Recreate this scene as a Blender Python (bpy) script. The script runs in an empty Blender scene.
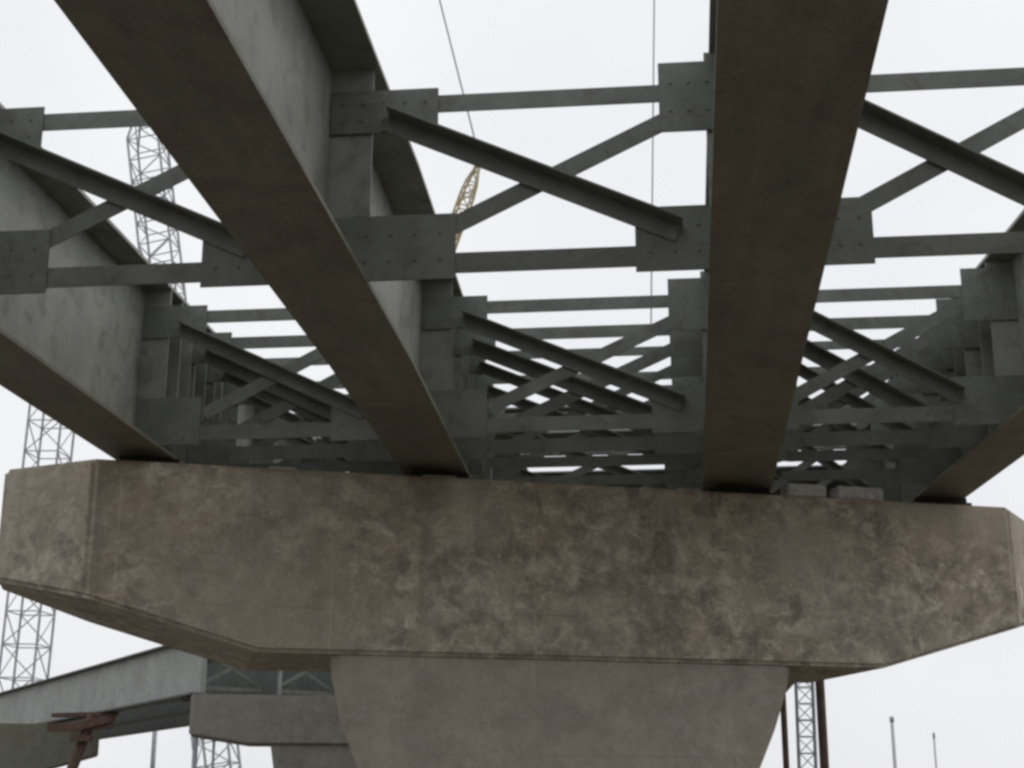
import bpy, bmesh, math, random
from mathutils import Vector, Matrix
random.seed(7)
sc = bpy.context.scene
COL = sc.collection
EYE = 1.6            # eye height over the ground; heights below are given from the ground
R = math.radians

# ------------------------------------------------------------------ materials
def mat(name, c1, c2, scale=3.0, rough=0.7, detail=6, metallic=0.0, c3=None, s3=12.0, bump=0.0, bscale=30, streak=False, f3=0.5, speck=0.22):
    m = bpy.data.materials.new(name); m.use_nodes = True
    nt = m.node_tree; n = nt.nodes; l = nt.links
    b = n['Principled BSDF']
    b.inputs['Roughness'].default_value = rough
    b.inputs['Metallic'].default_value = metallic
    tc = n.new('ShaderNodeTexCoord'); src = tc.outputs['Object']
    if streak:
        mp = n.new('ShaderNodeMapping'); mp.inputs['Scale'].default_value = (1, 1, 0.18)
        l.new(src, mp.inputs['Vector']); ssrc = mp.outputs['Vector']
    else:
        ssrc = src
    t = n.new('ShaderNodeTexNoise'); t.inputs['Scale'].default_value = scale; t.inputs['Detail'].default_value = detail
    t.inputs['Roughness'].default_value = 0.6
    l.new(ssrc, t.inputs['Vector'])
    r = n.new('ShaderNodeValToRGB'); r.color_ramp.elements[0].position = 0.35; r.color_ramp.elements[1].position = 0.65
    r.color_ramp.elements[0].color = (*c1, 1); r.color_ramp.elements[1].color = (*c2, 1)
    l.new(t.outputs['Fac'], r.inputs['Fac']); out = r.outputs['Color']
    if c3:
        t2 = n.new('ShaderNodeTexNoise'); t2.inputs['Scale'].default_value = s3; t2.inputs['Detail'].default_value = 8
        t2.inputs['Distortion'].default_value = 1.2
        l.new(src, t2.inputs['Vector'])
        r2 = n.new('ShaderNodeValToRGB'); r2.color_ramp.elements[0].position = 0.5; r2.color_ramp.elements[1].position = 0.68
        r2.color_ramp.elements[0].color = (0, 0, 0, 1); r2.color_ramp.elements[1].color = (f3, f3, f3, 1)
        l.new(t2.outputs['Fac'], r2.inputs['Fac'])
        mx = n.new('ShaderNodeMix'); mx.data_type = 'RGBA'
        l.new(r2.outputs['Color'], mx.inputs['Factor']); l.new(out, mx.inputs['A']); mx.inputs['B'].default_value = (*c3, 1)
        out = mx.outputs['Result']
    if speck:      # fine grain, scuffs and drips that belong to the surface
        for k_, (sc_, det, sq, amt) in enumerate(((38, 6, (1, 1, 1), speck), (9, 8, (1, .12, 1), speck * .7))):
            mp2 = n.new('ShaderNodeMapping'); mp2.inputs['Scale'].default_value = sq; l.new(src, mp2.inputs['Vector'])
            t4 = n.new('ShaderNodeTexNoise'); t4.inputs['Scale'].default_value = sc_; t4.inputs['Detail'].default_value = det
            t4.inputs['Roughness'].default_value = .75; l.new(mp2.outputs['Vector'], t4.inputs['Vector'])
            mr = n.new('ShaderNodeMapRange'); mr.inputs['From Min'].default_value = .35; mr.inputs['From Max'].default_value = .65
            mr.inputs['To Min'].default_value = 1 - amt; mr.inputs['To Max'].default_value = 1 + amt * .6; l.new(t4.outputs['Fac'], mr.inputs['Value'])
            vm = n.new('ShaderNodeVectorMath'); vm.operation = 'SCALE'; l.new(out, vm.inputs[0]); l.new(mr.outputs['Result'], vm.inputs['Scale']); out = vm.outputs['Vector']
    l.new(out, b.inputs['Base Color'])
    if bump:
        t3 = n.new('ShaderNodeTexNoise'); t3.inputs['Scale'].default_value = bscale; t3.inputs['Detail'].default_value = 5
        l.new(src, t3.inputs['Vector'])
        bp = n.new('ShaderNodeBump'); bp.inputs['Strength'].default_value = bump; bp.inputs['Distance'].default_value = 0.02
        l.new(t3.outputs['Fac'], bp.inputs['Height']); l.new(bp.outputs['Normal'], b.inputs['Normal'])
    return m

def concrete(name, base, dark, warm, light, k=1.0):
    """board-formed, weathered concrete: mottled patches, swirls, rain streaks, pour lines"""
    m = bpy.data.materials.new(name); m.use_nodes = True
    nt = m.node_tree; n = nt.nodes; l = nt.links
    b = n['Principled BSDF']; b.inputs['Roughness'].default_value = 0.9
    tc = n.new('ShaderNodeTexCoord')
    def noise(scale, detail=6, dist=0.0, sc3=None, rough=0.6):
        t = n.new('ShaderNodeTexNoise'); t.inputs['Scale'].default_value = scale; t.inputs['Detail'].default_value = detail
        t.inputs['Distortion'].default_value = dist; t.inputs['Roughness'].default_value = rough
        s = tc.outputs['Object']
        if sc3:
            mp = n.new('ShaderNodeMapping'); mp.inputs['Scale'].default_value = sc3; l.new(s, mp.inputs['Vector']); s = mp.outputs['Vector']
        l.new(s, t.inputs['Vector']); return t.outputs['Fac']
    def ramp(f, a, bb, top=1.0):
        r = n.new('ShaderNodeMapRange'); r.inputs['From Min'].default_value = a; r.inputs['From Max'].default_value = bb
        r.inputs['To Max'].default_value = top; l.new(f, r.inputs['Value']); return r.outputs['Result']
    def mix(a, col, f):
        mx = n.new('ShaderNodeMix'); mx.data_type = 'RGBA'; l.new(f, mx.inputs['Factor'])
        if isinstance(a, tuple): mx.inputs['A'].default_value = (*a, 1)
        else: l.new(a, mx.inputs['A'])
        mx.inputs['B'].default_value = (*col, 1); return mx.outputs['Result']
    def mul(a_, b_):
        q = n.new('ShaderNodeMath'); q.operation = 'MULTIPLY'; l.new(a_, q.inputs[0])
        if isinstance(b_, (int, float)): q.inputs[1].default_value = b_
        else: l.new(b_, q.inputs[1])
        return q.outputs[0]
    area = ramp(noise(0.33, 2), 0.33, 0.50)                 # where the surface is blotchy at all
    o = mix(base, warm, ramp(noise(0.7, 4), 0.42, 0.62, 0.9))
    o = mix(o, dark, mul(mul(ramp(noise(3.8, 10, .35, None, .72), 0.45, 0.60), area), .68 * k))
    o = mix(o, light, mul(mul(ramp(noise(5.6, 10, .5, (1, 1, 1.2), .75), 0.48, 0.64), area), .85 * k))
    o = mix(o, dark, mul(ramp(noise(2.0, 5, 0.2, (1.4, 1.4, 0.10)), 0.54, 0.75), .45 * k))
    o = mix(o, dark, mul(ramp(noise(1.1, 6, 0.1), 0.50, 0.72), .35))
    o = mix(o, light, mul(ramp(noise(30, 8, 0.0), 0.56, 0.70), .35))
    o = mix(o, dark, mul(ramp(noise(42, 8, 0.0), 0.58, 0.68), .5))
    # formwork joints: thin pale and dark lines along the cap every 1.83 m, one horizontal lift line
    mp = n.new('ShaderNodeMapping'); mp.inputs['Rotation'].default_value = (0, 0, -R(19.64)); l.new(tc.outputs['Object'], mp.inputs['Vector'])
    sx = n.new('ShaderNodeSeparateXYZ'); l.new(mp.outputs['Vector'], sx.inputs['Vector'])
    def line(sock, period, width, off):
        ad = n.new('ShaderNodeMath'); ad.operation = 'ADD'; ad.inputs[1].default_value = off; l.new(sock, ad.inputs[0])
        pp = n.new('ShaderNodeMath'); pp.operation = 'PINGPONG'; pp.inputs[1].default_value = period / 2; l.new(ad.outputs[0], pp.inputs[0])
        lt = n.new('ShaderNodeMapRange'); lt.inputs['From Min'].default_value = width; lt.inputs['From Max'].default_value = width * .3
        l.new(pp.outputs[0], lt.inputs['Value']); return lt.outputs['Result']
    wob = ramp(noise(1.7, 3), .42, .60)
    o = mix(o, light, mul(mul(line(sx.outputs['X'], 1.83, .014, .25), wob), .3))
    o = mix(o, dark, mul(mul(line(sx.outputs['Z'], 1.22, .010, .30), wob), .35))
    l.new(o, b.inputs['Base Color'])
    bp = n.new('ShaderNodeBump'); bp.inputs['Strength'].default_value = 0.6; bp.inputs['Distance'].default_value = 0.02
    l.new(noise(14, 8, 0.6), bp.inputs['Height']); l.new(bp.outputs['Normal'], b.inputs['Normal'])
    return m

M = dict(
    steel=mat('steel_paint', (.205, .217, .190), (.280, .290, .255), 1.6, .55, speck=.12, c3=(.10, .10, .08), s3=3.5, streak=True, bump=.15, bscale=9, f3=.55),
    flange=mat('flange_paint', (.158, .154, .116), (.215, .206, .160), 1.2, .6, c3=(.14, .115, .082), s3=2.6, bump=.15, bscale=9, f3=.6),
    frame=mat('frame_paint', (.130, .141, .122), (.180, .193, .170), 2.5, .55, speck=.12, c3=(.09, .08, .06), s3=6, bump=.15, bscale=12),
    form=mat('galvanised_form', (.13, .135, .13), (.18, .185, .18), 3, .6),
    bearing=mat('rubber', (.02, .02, .02), (.035, .03, .028), 8, .8),
    cap=concrete('cap_concrete', (.370, .335, .265), (.130, .117, .088), (.365, .300, .230), (.62, .55, .45)),
    stem=concrete('stem_concrete', (.360, .334, .272), (.18, .165, .135), (.32, .285, .235), (.46, .42, .36), .5),
    block=mat('pale_concrete', (.45, .45, .42), (.56, .55, .52), 6, .9, c3=(.22, .2, .17)),
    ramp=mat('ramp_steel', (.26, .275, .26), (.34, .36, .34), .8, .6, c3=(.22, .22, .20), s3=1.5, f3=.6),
    rampdark=mat('ramp_dark', (.07, .08, .072), (.11, .12, .11), 2, .6),  # darker ramp steel; on the inner webs it paints in their shade
    farcap=concrete('far_concrete', (.20, .19, .165), (.11, .10, .085), (.20, .18, .155), (.30, .28, .25), .6),
    green=concrete('green_concrete', (.15, .16, .12), (.08, .085, .06), (.17, .15, .115), (.22, .22, .18), .6),
    rust=mat('rusty_steel', (.075, .042, .030), (.13, .075, .052), 6, .85, c3=(.06, .03, .022), s3=14, bump=.3),
    boom=mat('boom_hazed', (.30, .32, .36), (.42, .44, .48), 4, .6),  # pale blue grey, distance haze put into the colour of booms and masts
    yellow=mat('yellow_paint', (.46, .40, .22), (.56, .50, .30), 4, .5, c3=(.3, .2, .08), s3=9),
    cable=mat('wire_rope', (.20, .20, .21), (.30, .30, .31), 20, .6),
    grey=mat('galvanised', (.42, .43, .44), (.52, .53, .54), 8, .5),
    ground=mat('bare_soil', (.118, .102, .080), (.175, .152, .120), .35, .95, c3=(.2, .17, .13), s3=1.2, bump=.6, bscale=4),
    asphalt=mat('gravel_track', (.17, .15, .125), (.24, .215, .185), 1.5, .95, bump=.5, bscale=20),
)

# ------------------------------------------------------------------ mesh tools
class MB:
    def __init__(s): s.bm = bmesh.new()
    def box(s, lo, hi, mtx=None, bev=0.0):
        b = s.bm; vs = [b.verts.new((x, y, z)) for x in (lo[0], hi[0]) for y in (lo[1], hi[1]) for z in (lo[2], hi[2])]
        f = [(0, 1, 3, 2), (4, 6, 7, 5), (0, 4, 5, 1), (2, 3, 7, 6), (0, 2, 6, 4), (1, 5, 7, 3)]
        fs = [b.faces.new([vs[i] for i in q]) for q in f]
        if mtx:
            for v in vs: v.co = mtx @ v.co
        if bev:
            es = list({e for q in fs for e in q.edges})
            bmesh.ops.bevel(b, geom=es, offset=bev, segments=2, affect='EDGES', clamp_overlap=True)
        return s
    def prism(s, poly, ax0, ax1, fn):
        """poly of 2D points swept between ax0 and ax1; fn(p, q, a) -> xyz"""
        b = s.bm
        A = [b.verts.new(fn(p, q, ax0)) for p, q in poly]; B = [b.verts.new(fn(p, q, ax1)) for p, q in poly]
        n = len(poly)
        b.faces.new(A); b.faces.new(B[::-1])
        for i in range(n): b.faces.new((A[i], B[i], B[(i + 1) % n], A[(i + 1) % n]))
        return s
    def bar(s, p, q, w, h, up=(0, 0, 1), off=(0, 0)):
        """rectangular bar p->q, w across, h along 'up'"""
        p, q = Vector(p), Vector(q); d = (q - p); L = d.length; d.normalize()
        x = d.cross(Vector(up)).normalized(); u = x.cross(d).normalized()
        m = Matrix((x, d, u)).transposed().to_4x4(); m.translation = p
        return s.box((-w / 2 + off[0], 0, -h / 2 + off[1]), (w / 2 + off[0], L, h / 2 + off[1]), m)
    def tube(s, p, q, r, n=10, r2=None):
        p, q = Vector(p), Vector(q); d = q - p; L = d.length
        m = d.to_track_quat('Z', 'Y').to_matrix().to_4x4(); m.translation = (p + q) / 2
        bmesh.ops.create_cone(s.bm, cap_ends=True, segments=n, radius1=r, radius2=r if r2 is None else r2, depth=L, matrix=m)
        return s
    def build(s, name, m, parent=None, smooth=False):
        bmesh.ops.recalc_face_normals(s.bm, faces=s.bm.faces)
        me = bpy.data.meshes.new(name); s.bm.to_mesh(me); s.bm.free()
        me.materials.append(m)
        if smooth:
            for p in me.polygons: p.use_smooth = True
        o = bpy.data.objects.new(name, me); COL.objects.link(o)
        if parent:
            o.parent = parent
            o.matrix_parent_inverse = Matrix.Translation(-parent.location) if parent.type == 'EMPTY' else Matrix()
        return o
def tag(o, label=None, cat=None, group=None, kind=None):
    for k, v in (('label', label), ('category', cat), ('group', group), ('kind', kind)):
        if v: o[k] = v
    return o
def empty(name, loc, label, cat, group=None):
    o = bpy.data.objects.new(name, None); o.location = loc; o.empty_display_size = .2; COL.objects.link(o)
    return tag(o, label, cat, group)

# ------------------------------------------------------------------ ground
g = MB(); g.box((-900, -300, -.3), (900, 1500, 0)); tag(g.build('ground', M['ground']), kind='structure')
g = MB(); g.box((-7, -14, -.1), (-2.5, 70, .004)); tag(g.build('path', M['asphalt']), kind='structure')

# ------------------------------------------------------------------ the four girders
ZB, ZT = EYE + 3.10, EYE + 4.62       # underside of bottom flange, top of top flange
FT = .03
Y0, Y1 = -5.0, 40.0
def gx(i, y):
    if i < 3: return (-4.60, -2.03 - .02 * min(max(y - 10, 0), 6), .605 + (y - 5.3) * .0126)[i]
    return 3.40 - (min(y, 15.6) - 8.46) * .095
HW = (.27, .30, .335, .25)
FY = [8.46, 12.36, 13.14, 13.78, 14.62, 16.1, 18.4, 22.0, 26.0]      # cross frame lines
glab = ['leftmost steel girder, cut by the left edge, landing on the pier cap near its end',
        'long dark steel girder sweeping down from the upper left, second from the left',
        'near vertical steel girder right of centre with a broad brown underside',
        'rightmost steel girder, its lower end reaching the right end of the pier cap']
for i in range(4):
    root = empty('bridge_girder', (gx(i, 8), 8, ZB), glab[i], 'girder', 'steel girders of the bridge')
    ys = ([Y0, Y1], [Y0, 10, 16, Y1], [Y0, Y1], [Y0, 15.6, Y1])[i]
    def strip(z0, z1, hw, mm, nm, hw2=None):
        mb = MB()
        for a, b in zip(ys[:-1], ys[1:]):
            bm = mb.bm
            xs = []
            for y in (a, b):
                c = gx(i, y)
                xs.append([bm.verts.new((c + sx * hw, y, z)) for sx, z in ((-1, z0), (1, z0), (1, z1), (-1, z1))])
            A, B = xs
            for k in range(4): bm.faces.new((A[k], A[(k + 1) % 4], B[(k + 1) % 4], B[k]))
            if a == Y0: bm.faces.new(A[::-1])
            if b == Y1: bm.faces.new(B)
        bmesh.ops.remove_doubles(mb.bm, verts=mb.bm.verts, dist=1e-4)
        return mb.build(nm, mm, root)
    strip(ZB + FT, ZT - FT, .009, M['steel'], 'web')
    strip(ZB, ZB + FT, HW[i], M['flange'], 'bottom_flange')
    strip(ZT - FT, ZT, HW[i] * (.95, 1.07, .84, .95)[i], M['steel'], 'top_flange')
    # stiffener plates at the cross frames, pairs at the bearing, and lighter ones between
    sp = [(y, 1.0, (-1, 1)) for y in FY if y < 30]
    sp += [(12.75, .9, (-1, 1)), (13.55, .9, (-1, 1)), (14.1, .9, (-1, 1)), (3.2, 1., (-1, 1))]
    yb = (12.85, 13.85, 14.8, 15.55)[i]
    sp += [(yb - .16, 1., (-1, 1)), (yb + .16, 1., (-1, 1))]
    for y, f, sides in sp:
        for s in sides:
            c = gx(i, y) + s * .010; w = (HW[i] - .03) * f
            mb = MB(); xa, xb = sorted((c, c + s * w))
            mb.box((xa, y - .009 + .02, ZB + FT + .002), (xb, y + .009 + .02, ZT - FT - .002))
            mb.build('stiffener', M['steel'], root)

# ------------------------------------------------------------------ deck forms laid beyond the pier
def form_panel(bay, k, ya, yb):
    mb = MB(); n = max(2, int((yb - ya) / .1)); vs = []
    for j in range(n + 1):
        y = ya + (yb - ya) * j / n
        z = ZT + .012 + (.045 if (j // 2) % 2 else 0)
        yy = y
        vs.append([mb.bm.verts.new((x, yy, zz)) for x, zz in ((gx(bay, y) + .12, z), (gx(bay + 1, y) - .12, z), (gx(bay + 1, y) - .12, z + .02), (gx(bay, y) + .12, z + .02))])
    for A, B in zip(vs[:-1], vs[1:]):
        for q in range(4): mb.bm.faces.new((A[q], A[(q + 1) % 4], B[(q + 1) % 4], B[q]))
    mb.bm.faces.new(vs[0][::-1]); mb.bm.faces.new(vs[-1])
    o = mb.build('deck_form', M['form'])
    tag(o, '%s ribbed deck form sheet from the viewer over the %s, beyond the pier' % (('nearest', 'second', 'third', 'farthest')[k], ('left bay', 'middle bay', 'right bay')[bay]),
        'deck form', 'ribbed deck forms laid over the girders')
for bay in range(3):
    for k, (ya, yb) in enumerate(((16.9, 17.38), (18.08, 18.5), (19.2, 19.5), (20.3, 38.0))):
        form_panel(bay, k, ya, yb)

# ------------------------------------------------------------------ cross frames
bayname = ['left bay', 'middle bay', 'right bay']
ordn = ['nearest', 'second', 'third', 'fourth', 'fifth', 'sixth', 'seventh', 'eighth', 'ninth', 'tenth']
def cross_frame(bay, k, y):
    xl, xr = gx(bay, y), gx(bay + 1, y)
    fl, fr = HW[bay] - .03, HW[bay + 1] - .03
    if k == 0:
        lab = ['big X braced steel frame in the left bay, nearest the viewer, above the leftmost girder',
               'big X braced steel frame in the middle bay, nearest the viewer, against the sky',
               'big X braced steel frame in the right bay, nearest, cut by the right edge'][bay]
    else:
        lab = '%s X braced steel frame from the viewer in the %s between girders' % (ordn[k], bayname[bay])
    root = empty('cross_frame', ((xl + xr) / 2, y, ZB + .1), lab, 'cross frame', 'X braced frames between the girders')
    e = EYE
    zc, zt = e + 3.25, e + 4.32
    big = k == 0
    wl, wr = (.82, .765) if bay != 2 else (.64, .80 if k == 0 else .6)
    ul, ur = (.70, .60) if bay != 2 else (.30, .62 if k == 0 else .45)
    if 0 < k < 3: wl, ul = wl * .72, ul * .85
    if k >= 3:
        wl, wr, ul, ur = wl * .5, wr * .9, max(.3, ul * .6), ur
    gz = [('gusset_plate', xl + .012, xl + wl, e + 3.145, e + 3.57), ('gusset_plate', xr - wr, xr - .012, e + 3.145, e + 3.56),
          ('gusset_plate', xl + .012, xl + ul, e + 4.13, e + 4.425), ('gusset_plate', xr - ur, xr - .012, e + 4.05, e + 4.52)]
    bm_ = M['frame']
    for nm, a, b, z0, z1 in gz:
        mb = MB(); mb.box((a, y - .012, z0), (b, y, z1), bev=.003 if big else 0)
        if big:
            for q in range(5):
                for rr in range(2):
                    x = a + (b - a) * (.12 + .19 * q); z = z0 + (z1 - z0) * (.3 + .4 * rr)
                    mb.tube((x, y - .012, z), (x, y - .022, z), .0095, 6)
        mb.build(nm, bm_, root)
    def angle(nm, p, q, leg, side, up=True, out=.8):
        """L section: one leg flat on the gussets, the other sticking out along y"""
        mb = MB(); p, q = Vector(p), Vector(q); d = (q - p).normalized(); nrm = Vector((-d.z, 0, d.x))
        if nrm.z < 0: nrm = -nrm
        t = .012
        yo = y + side
        sg = -1 if side < 0 else 1
        mb.bar(Vector((p.x, yo + sg * t / 2, p.z)), Vector((q.x, yo + sg * t / 2, q.z)), t, leg, up=nrm)
        o = nrm * ((leg / 2 - t / 2) * (1 if up else -1))
        mb.bar(Vector((p.x, yo + sg * (t + .002 + leg * out / 2), p.z)) + o, Vector((q.x, yo + sg * (t + .002 + leg * out / 2), q.z)) + o, leg * out, t, up=nrm)
        return mb.build(nm, bm_, root)
    L = .115 if k < 3 else .085
    angle('top_chord', (xl + ul - .34 * (ul > .4) - .0, 0, zt), (xr - ur + .3, 0, zt), L, .002)
    angle('bottom_chord', (xl + .45, 0, zc), (xr - .45, 0, zc), L + .015, .002)
    cut = (.55 if k == 0 else .12) if bay == 2 else 0
    angle('diagonal', (xl + fl + .1, 0, e + 4.20), (xr - fr - .2 - cut, 0, e + 3.38), L + .006, -.014, up=True, out=1.0)
    angle('diagonal', (xl + fl + (.1 if cut else .38), 0, e + 3.42), (xr - fr - .08 - cut, 0, e + 4.22), L, .002, up=True)
for bay in range(3):
    for k, y in enumerate(FY):
        cross_frame(bay, k, y)

# ------------------------------------------------------------------ the pier
SK = R(19.64)
def pier_pt(s, t, z, o=(-4.832, 12.096), a=SK):
    return (o[0] + s * math.cos(a) - t * math.sin(a), o[1] + s * math.sin(a) + t * math.cos(a), z + EYE)
def bevel_all(mb, off, seg=2, ang=20):
    bm = mb.bm
    bmesh.ops.recalc_face_normals(bm, faces=bm.faces)
    es = [e for e in bm.edges if len(e.link_faces) == 2 and e.calc_face_angle(0) > R(ang)]
    bmesh.ops.bevel(bm, geom=es, offset=off, segments=seg, affect='EDGES', clamp_overlap=True)
def hammer_cap(mb, Lc, T, nose, nz, ztop, zflat, zend, s1, s2, pt, bev=.03, nose_l=None):
    """cap from cross-sections along s: chamfered noses in plan, soffit sloping up to the tips"""
    bm = mb.bm
    slope = (zend - zflat) / s1
    nl = nose_l or nose
    st = [(-nl, nz, T - nz, zend + slope * nl * .9), (0, 0, T, zend), (s1, 0, T, zflat), (s2, 0, T, zflat), (Lc, 0, T, zend), (Lc + nose, nz, T - nz, zend + slope * nose * .9)]
    rings = []
    for s, t0, t1, zb in st:
        rings.append([bm.verts.new(pt(s, t0, zb)), bm.verts.new(pt(s, t0, ztop)), bm.verts.new(pt(s, t1, ztop)), bm.verts.new(pt(s, t1, zb))])
    for A, B in zip(rings[:-1], rings[1:]):
        for k in range(4): bm.faces.new((A[k], A[(k + 1) % 4], B[(k + 1) % 4], B[k]))
    bm.faces.new(rings[0]); bm.faces.new(rings[-1][::-1])
    bevel_all(mb, bev)
root = empty('bridge_pier', pier_pt(4.2, .7, -EYE), 'massive mottled concrete hammerhead pier carrying the four girders', 'pier')
mb = MB(); hammer_cap(mb, 8.74, 1.75, .62, .62, 2.98, 1.375, 1.79, 1.45, 7.3, pier_pt, .035, nose_l=.78)
mb.build('pier_cap', M['cap'], root, False)
# flared column under the cap
mb = MB(); rings = []
prof = [(1.37, 2.09, 6.39), (1.15, 2.115, 6.34), (.8, 2.20, 6.21), (.42, 2.36, 6.03), (0, 2.56, 5.86), (-.6, 2.80, 5.62), (-1.62, 2.95, 5.45)]
for z, a, b in prof:
    r_ = .10
    rings.append([mb.bm.verts.new(pier_pt(s, t, z)) for s, t in ((a, .05 + r_), (a + r_, .05), (b - r_, .05), (b, .05 + r_), (b, 1.7 - r_), (b - r_, 1.7), (a + .75, 1.7), (a + .62, 1.7 - r_))])
for A, B in zip(rings[:-1], rings[1:]):
    for k in range(8): mb.bm.faces.new((A[k], A[(k + 1) % 8], B[(k + 1) % 8], B[k]))
mb.bm.faces.new(rings[0]); mb.bm.faces.new(rings[-1][::-1])
mb.build('column', M['stem'], root)
# bearings under each girder
for i, lab in enumerate(['dark bearing pad on the pier cap under the leftmost girder', 'dark bearing pad on the pier cap under the second girder from the left',
                         'dark bearing pad on the pier cap under the widest girder', 'dark bearing pad on the pier cap under the rightmost girder']):
    yb = (12.80, 13.62, 14.58, 15.32)[i]; x = gx(i, yb)
    m_ = Matrix.Translation((x, yb, EYE)) @ Matrix.Rotation(SK if i < 3 else 0.1, 4, 'Z')
    root = empty('bridge_bearing', (x, yb, EYE + 2.98), lab, 'bearing', 'bearings between pier cap and girders')
    w = .30
    mb = MB(); mb.box((-w, -.24, 2.981), (w, .24, 3.045), m_, .006); mb.build('rubber_pad', M['bearing'], root)
    mb = MB(); mb.box((-w + .04, -.21, 3.047), (w - .04, .21, 3.098), m_, .004); mb.build('sole_plate', M['bearing'], root)
# small concrete blocks on the cap
blk = [(1.62, .35, .13, .07, 'low pale concrete stub on the cap, leftmost of the small blocks'),
       (3.05, .3, .16, .06, 'small pale concrete block on the cap beside the foot of the second girder'),
       (5.45, .25, .12, .05, 'small pale concrete block on the cap left of the widest girder'),
       (6.62, .14, .20, .13, 'pale concrete block on the cap just right of the widest girder'),
       (7.18, .14, .24, .13, 'pale concrete block on the cap just left of the rightmost girder')]
for s, t, hw, h, lab in blk:
    p = pier_pt(s, t, 2.979)
    mb = MB(); mb.box((-hw, -.1, 0), (hw, .1, h), Matrix.Translation(p) @ Matrix.Rotation(SK, 4, 'Z'), .012)
    tag(mb.build('concrete_block', M['block']), lab, 'concrete block', 'small blocks on the pier cap')

# ------------------------------------------------------------------ unfinished ramp bridge beyond
A2 = R(14)
o2 = (-11.45, 36.2)
def p2(s, t, z): return pier_pt(s, t, z, o2, A2)
def far_pier(name, fn, Lc, T, lab, cm, sc0, sc1, zt=2.95, zf=1.78, ze=1.98, s1=1.3):
    c = fn(Lc / 2, T / 2, -EYE)
    r = empty(name, c, lab, 'pier', 'piers of the unfinished ramp')
    mb = MB(); hammer_cap(mb, Lc, T, .12, .12, zt, zf, ze, s1, Lc - s1, fn, .03); mb.build('pier_cap', cm, r)
    mb = MB(); rg = []
    for z, ex in ((zf - .01, .25), (zf - .8, .12), (zf - 1.6, 0), (-1.62, 0)):
        rg.append([mb.bm.verts.new(fn(s, t, z)) for s, t in ((sc0 - ex, .1), (sc1 + ex, .1), (sc1 + ex, T - .1), (sc0 - ex, T - .1))])
    for A, B in zip(rg[:-1], rg[1:]):
        for k in range(4): mb.bm.faces.new((A[k], A[(k + 1) % 4], B[(k + 1) % 4], B[k]))
    mb.bm.faces.new(rg[0]); mb.bm.faces.new(rg[-1][::-1]); mb.build('column', cm, r)
far_pier('ramp_pier', p2, 6.5, 1.6, 'grey concrete pier with a broad cap under the near end of the distant ramp', M['farcap'], 2.1, 4.4)
o3 = (-25.5, 45.2)
def p3(s, t, z): return pier_pt(s, t, z, o3, R(20))
far_pier('ramp_pier', p3, 7.6, 1.6, 'dark greenish concrete pier cut by the lower left edge, under the far ramp', M['green'], 2.0, 5.6, s1=1.6, zf=1.5)

RA = Vector((-11.9, 38.0)); RD = Vector((-13.1, 17.2)).normalized(); RN = Vector((-RD.y, RD.x)) * -1
if RN.x < 0: RN = -RN
rl = ['light grey side girder of the distant ramp at lower left, its flat face visible',
      'second girder of the distant ramp, right behind the light grey side girder',
      'third girder of the distant ramp, ending above the grey pier cap']
ZR0, ZR1 = EYE + 3.08, EYE + 4.55
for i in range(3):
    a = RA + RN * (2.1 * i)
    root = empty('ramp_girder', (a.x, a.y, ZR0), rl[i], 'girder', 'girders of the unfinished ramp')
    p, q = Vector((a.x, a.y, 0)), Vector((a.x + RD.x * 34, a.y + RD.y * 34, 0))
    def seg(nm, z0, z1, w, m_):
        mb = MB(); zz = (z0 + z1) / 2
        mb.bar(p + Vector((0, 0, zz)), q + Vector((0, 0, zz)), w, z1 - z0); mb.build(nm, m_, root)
    seg('web', ZR0 + .05, ZR1 - .05, .02, M['ramp'] if i == 0 else M['rampdark'])  # inner webs take the dark colour, shade put into the steel
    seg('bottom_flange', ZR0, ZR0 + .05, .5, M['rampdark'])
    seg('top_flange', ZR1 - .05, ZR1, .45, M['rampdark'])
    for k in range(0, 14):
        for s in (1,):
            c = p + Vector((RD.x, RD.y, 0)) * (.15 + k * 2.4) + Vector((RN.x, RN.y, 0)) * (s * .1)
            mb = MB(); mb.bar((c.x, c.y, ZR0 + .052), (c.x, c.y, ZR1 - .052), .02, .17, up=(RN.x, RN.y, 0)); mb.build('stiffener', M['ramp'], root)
for i in range(2):
    for k, tt in enumerate((.6, 5.4)):
        a = RA + RN * (2.1 * i + .2) + RD * tt; b = RA + RN * (2.1 * (i + 1) - .2) + RD * tt
        root = empty('ramp_cross_frame', ((a.x + b.x) / 2, (a.y + b.y) / 2, ZR0), '%s X braced frame in the %s bay of the distant ramp' % (('end', 'inner')[k], ('left', 'right')[i]), 'cross frame', 'X braced frames of the distant ramp')
        for nm, z0, z1, r_ in (('top_chord', ZR1 - .2, ZR1 - .2, .1), ('bottom_chord', ZR0 + .22, ZR0 + .22, .1), ('diagonal', ZR1 - .25, ZR0 + .3, .08), ('diagonal', ZR0 + .3, ZR1 - .25, .08)):
            off = .06 if (nm == 'diagonal' and z0 > z1) else 0
            mb = MB(); mb.bar((a.x + RD.x * off, a.y + RD.y * off, z0), (b.x + RD.x * off, b.y + RD.y * off, z1), .05, r_); mb.build(nm, M['frame'], root)
for i in range(3):
    a = RA + RN * (2.1 * i) + RD * .5
    mb = MB(); mb.box((-.28, -.28, 0), (.28, .28, .07), Matrix.Translation((a.x, a.y, EYE + 2.951)), .01)
    mb.box((-.22, -.22, .072), (.22, .22, .128), Matrix.Translation((a.x, a.y, EYE + 2.951)), .01)
    tag(mb.build('ramp_bearing', M['bearing']), 'black bearing on the grey ramp pier cap, %s of three' % ('left', 'middle', 'right')[i], 'bearing', 'bearings of the distant ramp')

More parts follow.
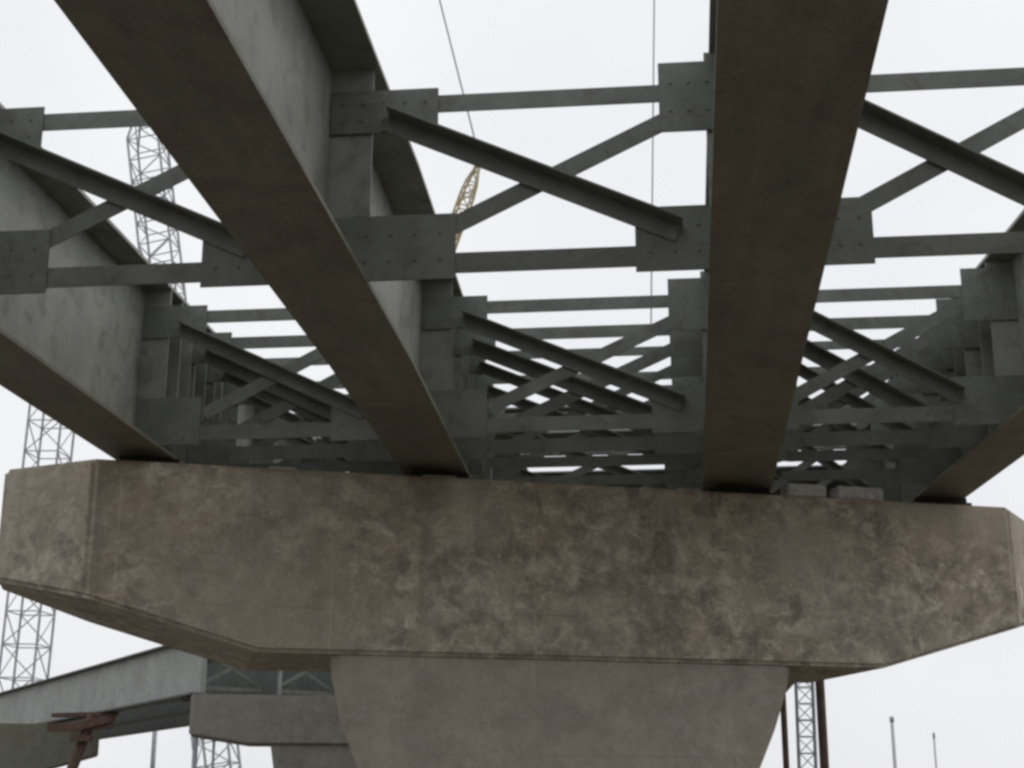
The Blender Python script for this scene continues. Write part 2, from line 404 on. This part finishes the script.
# ------------------------------------------------------------------ rusty falsework strut beside the far pier
root = empty('shoring_strut', (-17.6, 44, 0), 'rusty brown raking steel strut propping the underside of the distant ramp', 'strut')
mb = MB(); mb.tube((-18.55, 44, 0), (-17.0, 44, EYE + 3.0), .16, 12); mb.build('strut_pipe', M['rust'], root, True)
mb = MB(); mb.bar((-18.3, 43.9, EYE + 2.62), (-16.35, 43.9, EYE + 2.68), .22, .2)
mb.bar((-18.3, 44.15, EYE + 3.0), (-16.3, 44.15, EYE + 3.04), .25, .12); mb.build('cross_beam', M['rust'], root)
mb = MB(); mb.bar((-17.5, 43.75, EYE + 2.6), (-16.25, 43.75, EYE + 2.9), .12, .22); mb.bar((-17.5, 43.75, EYE + 2.3), (-16.9, 43.75, EYE + 2.3), .2, .16); mb.build('clamp', M['rust'], root)

# ------------------------------------------------------------------ shoring posts and lattice on the right
def post(x, y, top, r, lab):
    root = empty('shoring_post', (x, y, 0), lab, 'post', 'rusty steel posts behind the pier')
    mb = MB(); mb.tube((x, y, .03), (x, y, top), r, 14); mb.build('post_tube', M['rust'], root, True)
    mb = MB(); mb.box((x - r * 2, y - r * 2, 0), (x + r * 2, y + r * 2, .03)); mb.build('base_plate', M['rust'], root)
    mb = MB(); mb.box((x - r * 1.8, y - r * 1.8, top), (x + r * 1.8, y + r * 1.8, top + .03)); mb.build('head_plate', M['rust'], root)
def lattice(name, p, q, w, chord_r, lace_r, n, lab, cat, m_, group=None, taper=1.0, tip=0):
    p, q = Vector(p), Vector(q); d = (q - p); L = d.length; d.normalize()
    x = d.cross(Vector((0, 1, 0))).normalized(); u = x.cross(d).normalized()
    root = empty(name, tuple(p), lab, cat, group)
    def c(k, t):
        ww = w / 2 * (1 + (taper - 1) * t)
        if tip and t > 1 - tip: ww *= max(.15, (1 - t) / tip)
        return p + d * L * t + x * ((-1, 1, 1, -1)[k] * ww) + u * ((-1, -1, 1, 1)[k] * ww)
    for k in range(4):
        mb = MB()
        pts = [0, 1 - tip, 1] if tip else [0, 1]
        for a, b in zip(pts[:-1], pts[1:]): mb.tube(c(k, a), c(k, b), chord_r, 6)
        mb.build('chord', m_, root)
    mb = MB()
    for j in range(n):
        for k in range(4):
            k2 = (k + 1) % 4
            a, b = (k, k2) if j % 2 else (k2, k)
            mb.tube(c(a, j / n), c(b, (j + 1) / n), lace_r, 5)
            mb.tube(c(k, j / n), c(k2, j / n), lace_r, 5)
    mb.build('lacing', m_, root)
    return root
def place(u, v, y, f=1500, vx=672, vy=820):
    """point at distance y along the bridge seen at photo position (u, v) from the viewer's spot"""
    th = math.atan((vy - 384) / f); ps = math.atan((vx - 512) * math.cos(th) / f)
    F = Vector((-math.sin(ps) * math.cos(th), math.cos(ps) * math.cos(th), math.sin(th)))
    Rr = Vector((math.cos(ps), math.sin(ps), 0)); U = Rr.cross(F)
    d = F * f + Rr * (u - 512) + U * (384 - v)
    d *= y / d.y
    return Vector((d.x, d.y, d.z + EYE))
a = place(823, 740, 21); post(a.x, 21, EYE + 3.0, .062, 'rusty brown steel post right of the pier column, the thicker one')
a = place(785, 740, 22); post(a.x, 22, EYE + 2.6, .045, 'thin rusty brown steel post against the right edge of the pier column')
a = place(806, 768, 38); b = place(803, 655, 38)
lattice('lattice_mast', (a.x, 38, 0), b, .40, .026, .014, 14, 'blue grey lattice mast between the two rusty posts', 'mast', M['boom'])
for u, v0, y, r, lab in ((892, 722, 60, .08, 'pale thin pole in the open sky right of the pier, the taller one'), (934, 738, 60, .045, 'faint thin pole at lower right, the shorter one'),
                         (157, 700, 62, .12, 'thin grey pole standing beneath the distant ramp'), (196, 735, 40, .09, 'thin dark pole standing at the left end of the grey ramp pier'),
                         (214, 742, 40, .05, 'very thin grey pole under the grey ramp pier cap')):
    a = place(u, v0, y)
    root = empty('pole', (a.x, y, 0), lab, 'pole', 'thin poles on the building site')
    mb = MB(); mb.tube((a.x, y, 0), (a.x, y, a.z), r, 8, r * .8); mb.build('pole_shaft', M['grey'] if u > 800 else M['boom'], root, True)
    mb = MB(); mb.tube((a.x, y, a.z), (a.x, y, a.z + .2), r * 1.05, 8); mb.build('pole_cap', M['boom'], root, True)

# ------------------------------------------------------------------ crane booms and ropes far behind
a, b = place(22, 690, 70), place(52, 420, 70); d = (b - a).normalized()
lattice('crane_boom', a - d * ((a.z - .2) / d.z), b + d * 4.5, 1.7, .065, .032, 16, 'grey lattice crane boom at the far left, seen under the leftmost girder', 'crane boom', M['boom'], 'lattice crane booms', tip=.1)
a, b = place(215, 740, 90), place(144, 110, 90); d = (b - a).normalized()
lattice('crane_boom', a - d * ((a.z - .2) / d.z), b + d * .5, 2.1, .085, .042, 32, 'tall leaning lattice crane boom seen through the left bay cross frame', 'crane boom', M['boom'], 'lattice crane booms', tip=.06)
root = empty('tower_crane', (place(392, 400, 60).x, 60, 0), 'yellow crane whose boom tip shows through the middle bay cross frame', 'crane')
def lattice_part(nm, p, q, w, chord_r, lace_r, n, m_, tip=0.0):
    p, q = Vector(p), Vector(q); d = (q - p); L = d.length; d.normalize()
    x = d.cross(Vector((0, 1, 0))).normalized(); u = x.cross(d).normalized()
    def c(k, t):
        ww = w / 2 * (max(.2, (1 - t) / tip) if tip and t > 1 - tip else 1)
        return p + d * L * t + x * ((-1, 1, 1, -1)[k] * ww) + u * ((-1, -1, 1, 1)[k] * ww)
    mb = MB()
    for j in range(n):
        for k in range(4):
            k2 = (k + 1) % 4; a_, b_ = (k, k2) if j % 2 else (k2, k)
            mb.tube(c(a_, j / n), c(b_, (j + 1) / n), lace_r, 5); mb.tube(c(k, j / n), c(k2, j / n), lace_r, 5)
            mb.tube(c(k, j / n), c(k, (j + 1) / n), chord_r, 6)
    mb.build(nm, m_, root)
P_ = place(392, 402, 60); lattice_part('mast', (P_.x, 60, 0), P_, 1.0, .08, .05, 18, M['yellow'])
lattice_part('boom', P_, place(480, 160, 60), 0.52, .05, .03, 20, M['yellow'], .12)
mb = MB(); mb.tube(place(432, -30, 60), place(480, 160, 60), .035, 6); mb.build('hoist_rope', M['cable']); o = bpy.data.objects['hoist_rope']
tag(o, 'slanting wire rope running up from the tip of the yellow crane boom', 'rope', 'wire ropes against the sky')
mb = MB(); mb.tube(place(654.5, -30, 60), place(651, 330, 60), .03, 6)
tag(mb.build('hoist_rope', M['cable']), 'almost vertical wire rope just left of the widest girder', 'rope', 'wire ropes against the sky')

# ------------------------------------------------------------------ overcast sky and soft sun
w = bpy.data.worlds.new("World"); sc.world = w; w.use_nodes = True
nt = w.node_tree; n = nt.nodes; l = nt.links; bg = n['Background']
SUN_EL, SUN_AZ = R(52), R(62)      # azimuth measured from +Y towards +X
sky = n.new('ShaderNodeTexSky'); sky.sky_type = 'NISHITA'; sky.sun_disc = False
sky.sun_elevation = SUN_EL; sky.sun_rotation = SUN_AZ; sky.air_density = 1.0; sky.dust_density = 4.0
tc = n.new('ShaderNodeTexCoord'); ns = n.new('ShaderNodeTexNoise'); ns.inputs['Scale'].default_value = 2.2; ns.inputs['Detail'].default_value = 5
l.new(tc.outputs['Generated'], ns.inputs['Vector'])
rp = n.new('ShaderNodeValToRGB'); rp.color_ramp.elements[0].position = .3; rp.color_ramp.elements[1].position = .7
rp.color_ramp.elements[0].color = (8.5, 8.65, 9.05, 1); rp.color_ramp.elements[1].color = (10.2, 10.2, 10.25, 1)
l.new(ns.outputs['Fac'], rp.inputs['Fac'])
mx = n.new('ShaderNodeMix'); mx.data_type = 'RGBA'; mx.inputs['Factor'].default_value = .90
l.new(sky.outputs['Color'], mx.inputs['A']); l.new(rp.outputs['Color'], mx.inputs['B'])
l.new(mx.outputs['Result'], bg.inputs['Color']); bg.inputs['Strength'].default_value = .100
ld = bpy.data.lights.new('sun', 'SUN'); ld.energy = .7; ld.angle = R(20); ld.color = (1, .96, .9)
lo = bpy.data.objects.new('sun', ld); COL.objects.link(lo)
dv = Vector((math.sin(SUN_AZ) * math.cos(SUN_EL), math.cos(SUN_AZ) * math.cos(SUN_EL), math.sin(SUN_EL)))
lo.rotation_euler = (-dv).to_track_quat('-Z', 'Y').to_euler(); lo.location = (20, 10, 30)

# ------------------------------------------------------------------ camera
cd = bpy.data.cameras.new('camera'); cam = bpy.data.objects.new('camera', cd); COL.objects.link(cam)
cd.sensor_width = 36; cd.lens = 1500 / 1024 * 36; cd.clip_start = .05; cd.clip_end = 4000
th = math.atan(436 / 1500); ps = math.atan(160 * math.cos(th) / 1500)
cam.location = (0, 0, EYE); cam.rotation_euler = (math.pi / 2 + th, 0, ps)
sc.camera = cam
sc.view_settings.view_transform = 'Standard'; sc.view_settings.look = 'None'; sc.view_settings.exposure = 0; sc.view_settings.gamma = 1
sc.cycles.pixel_filter_type = 'BLACKMAN_HARRIS'; sc.cycles.filter_width = 3.0
sc.cycles.max_bounces = 8; sc.cycles.use_denoising = True
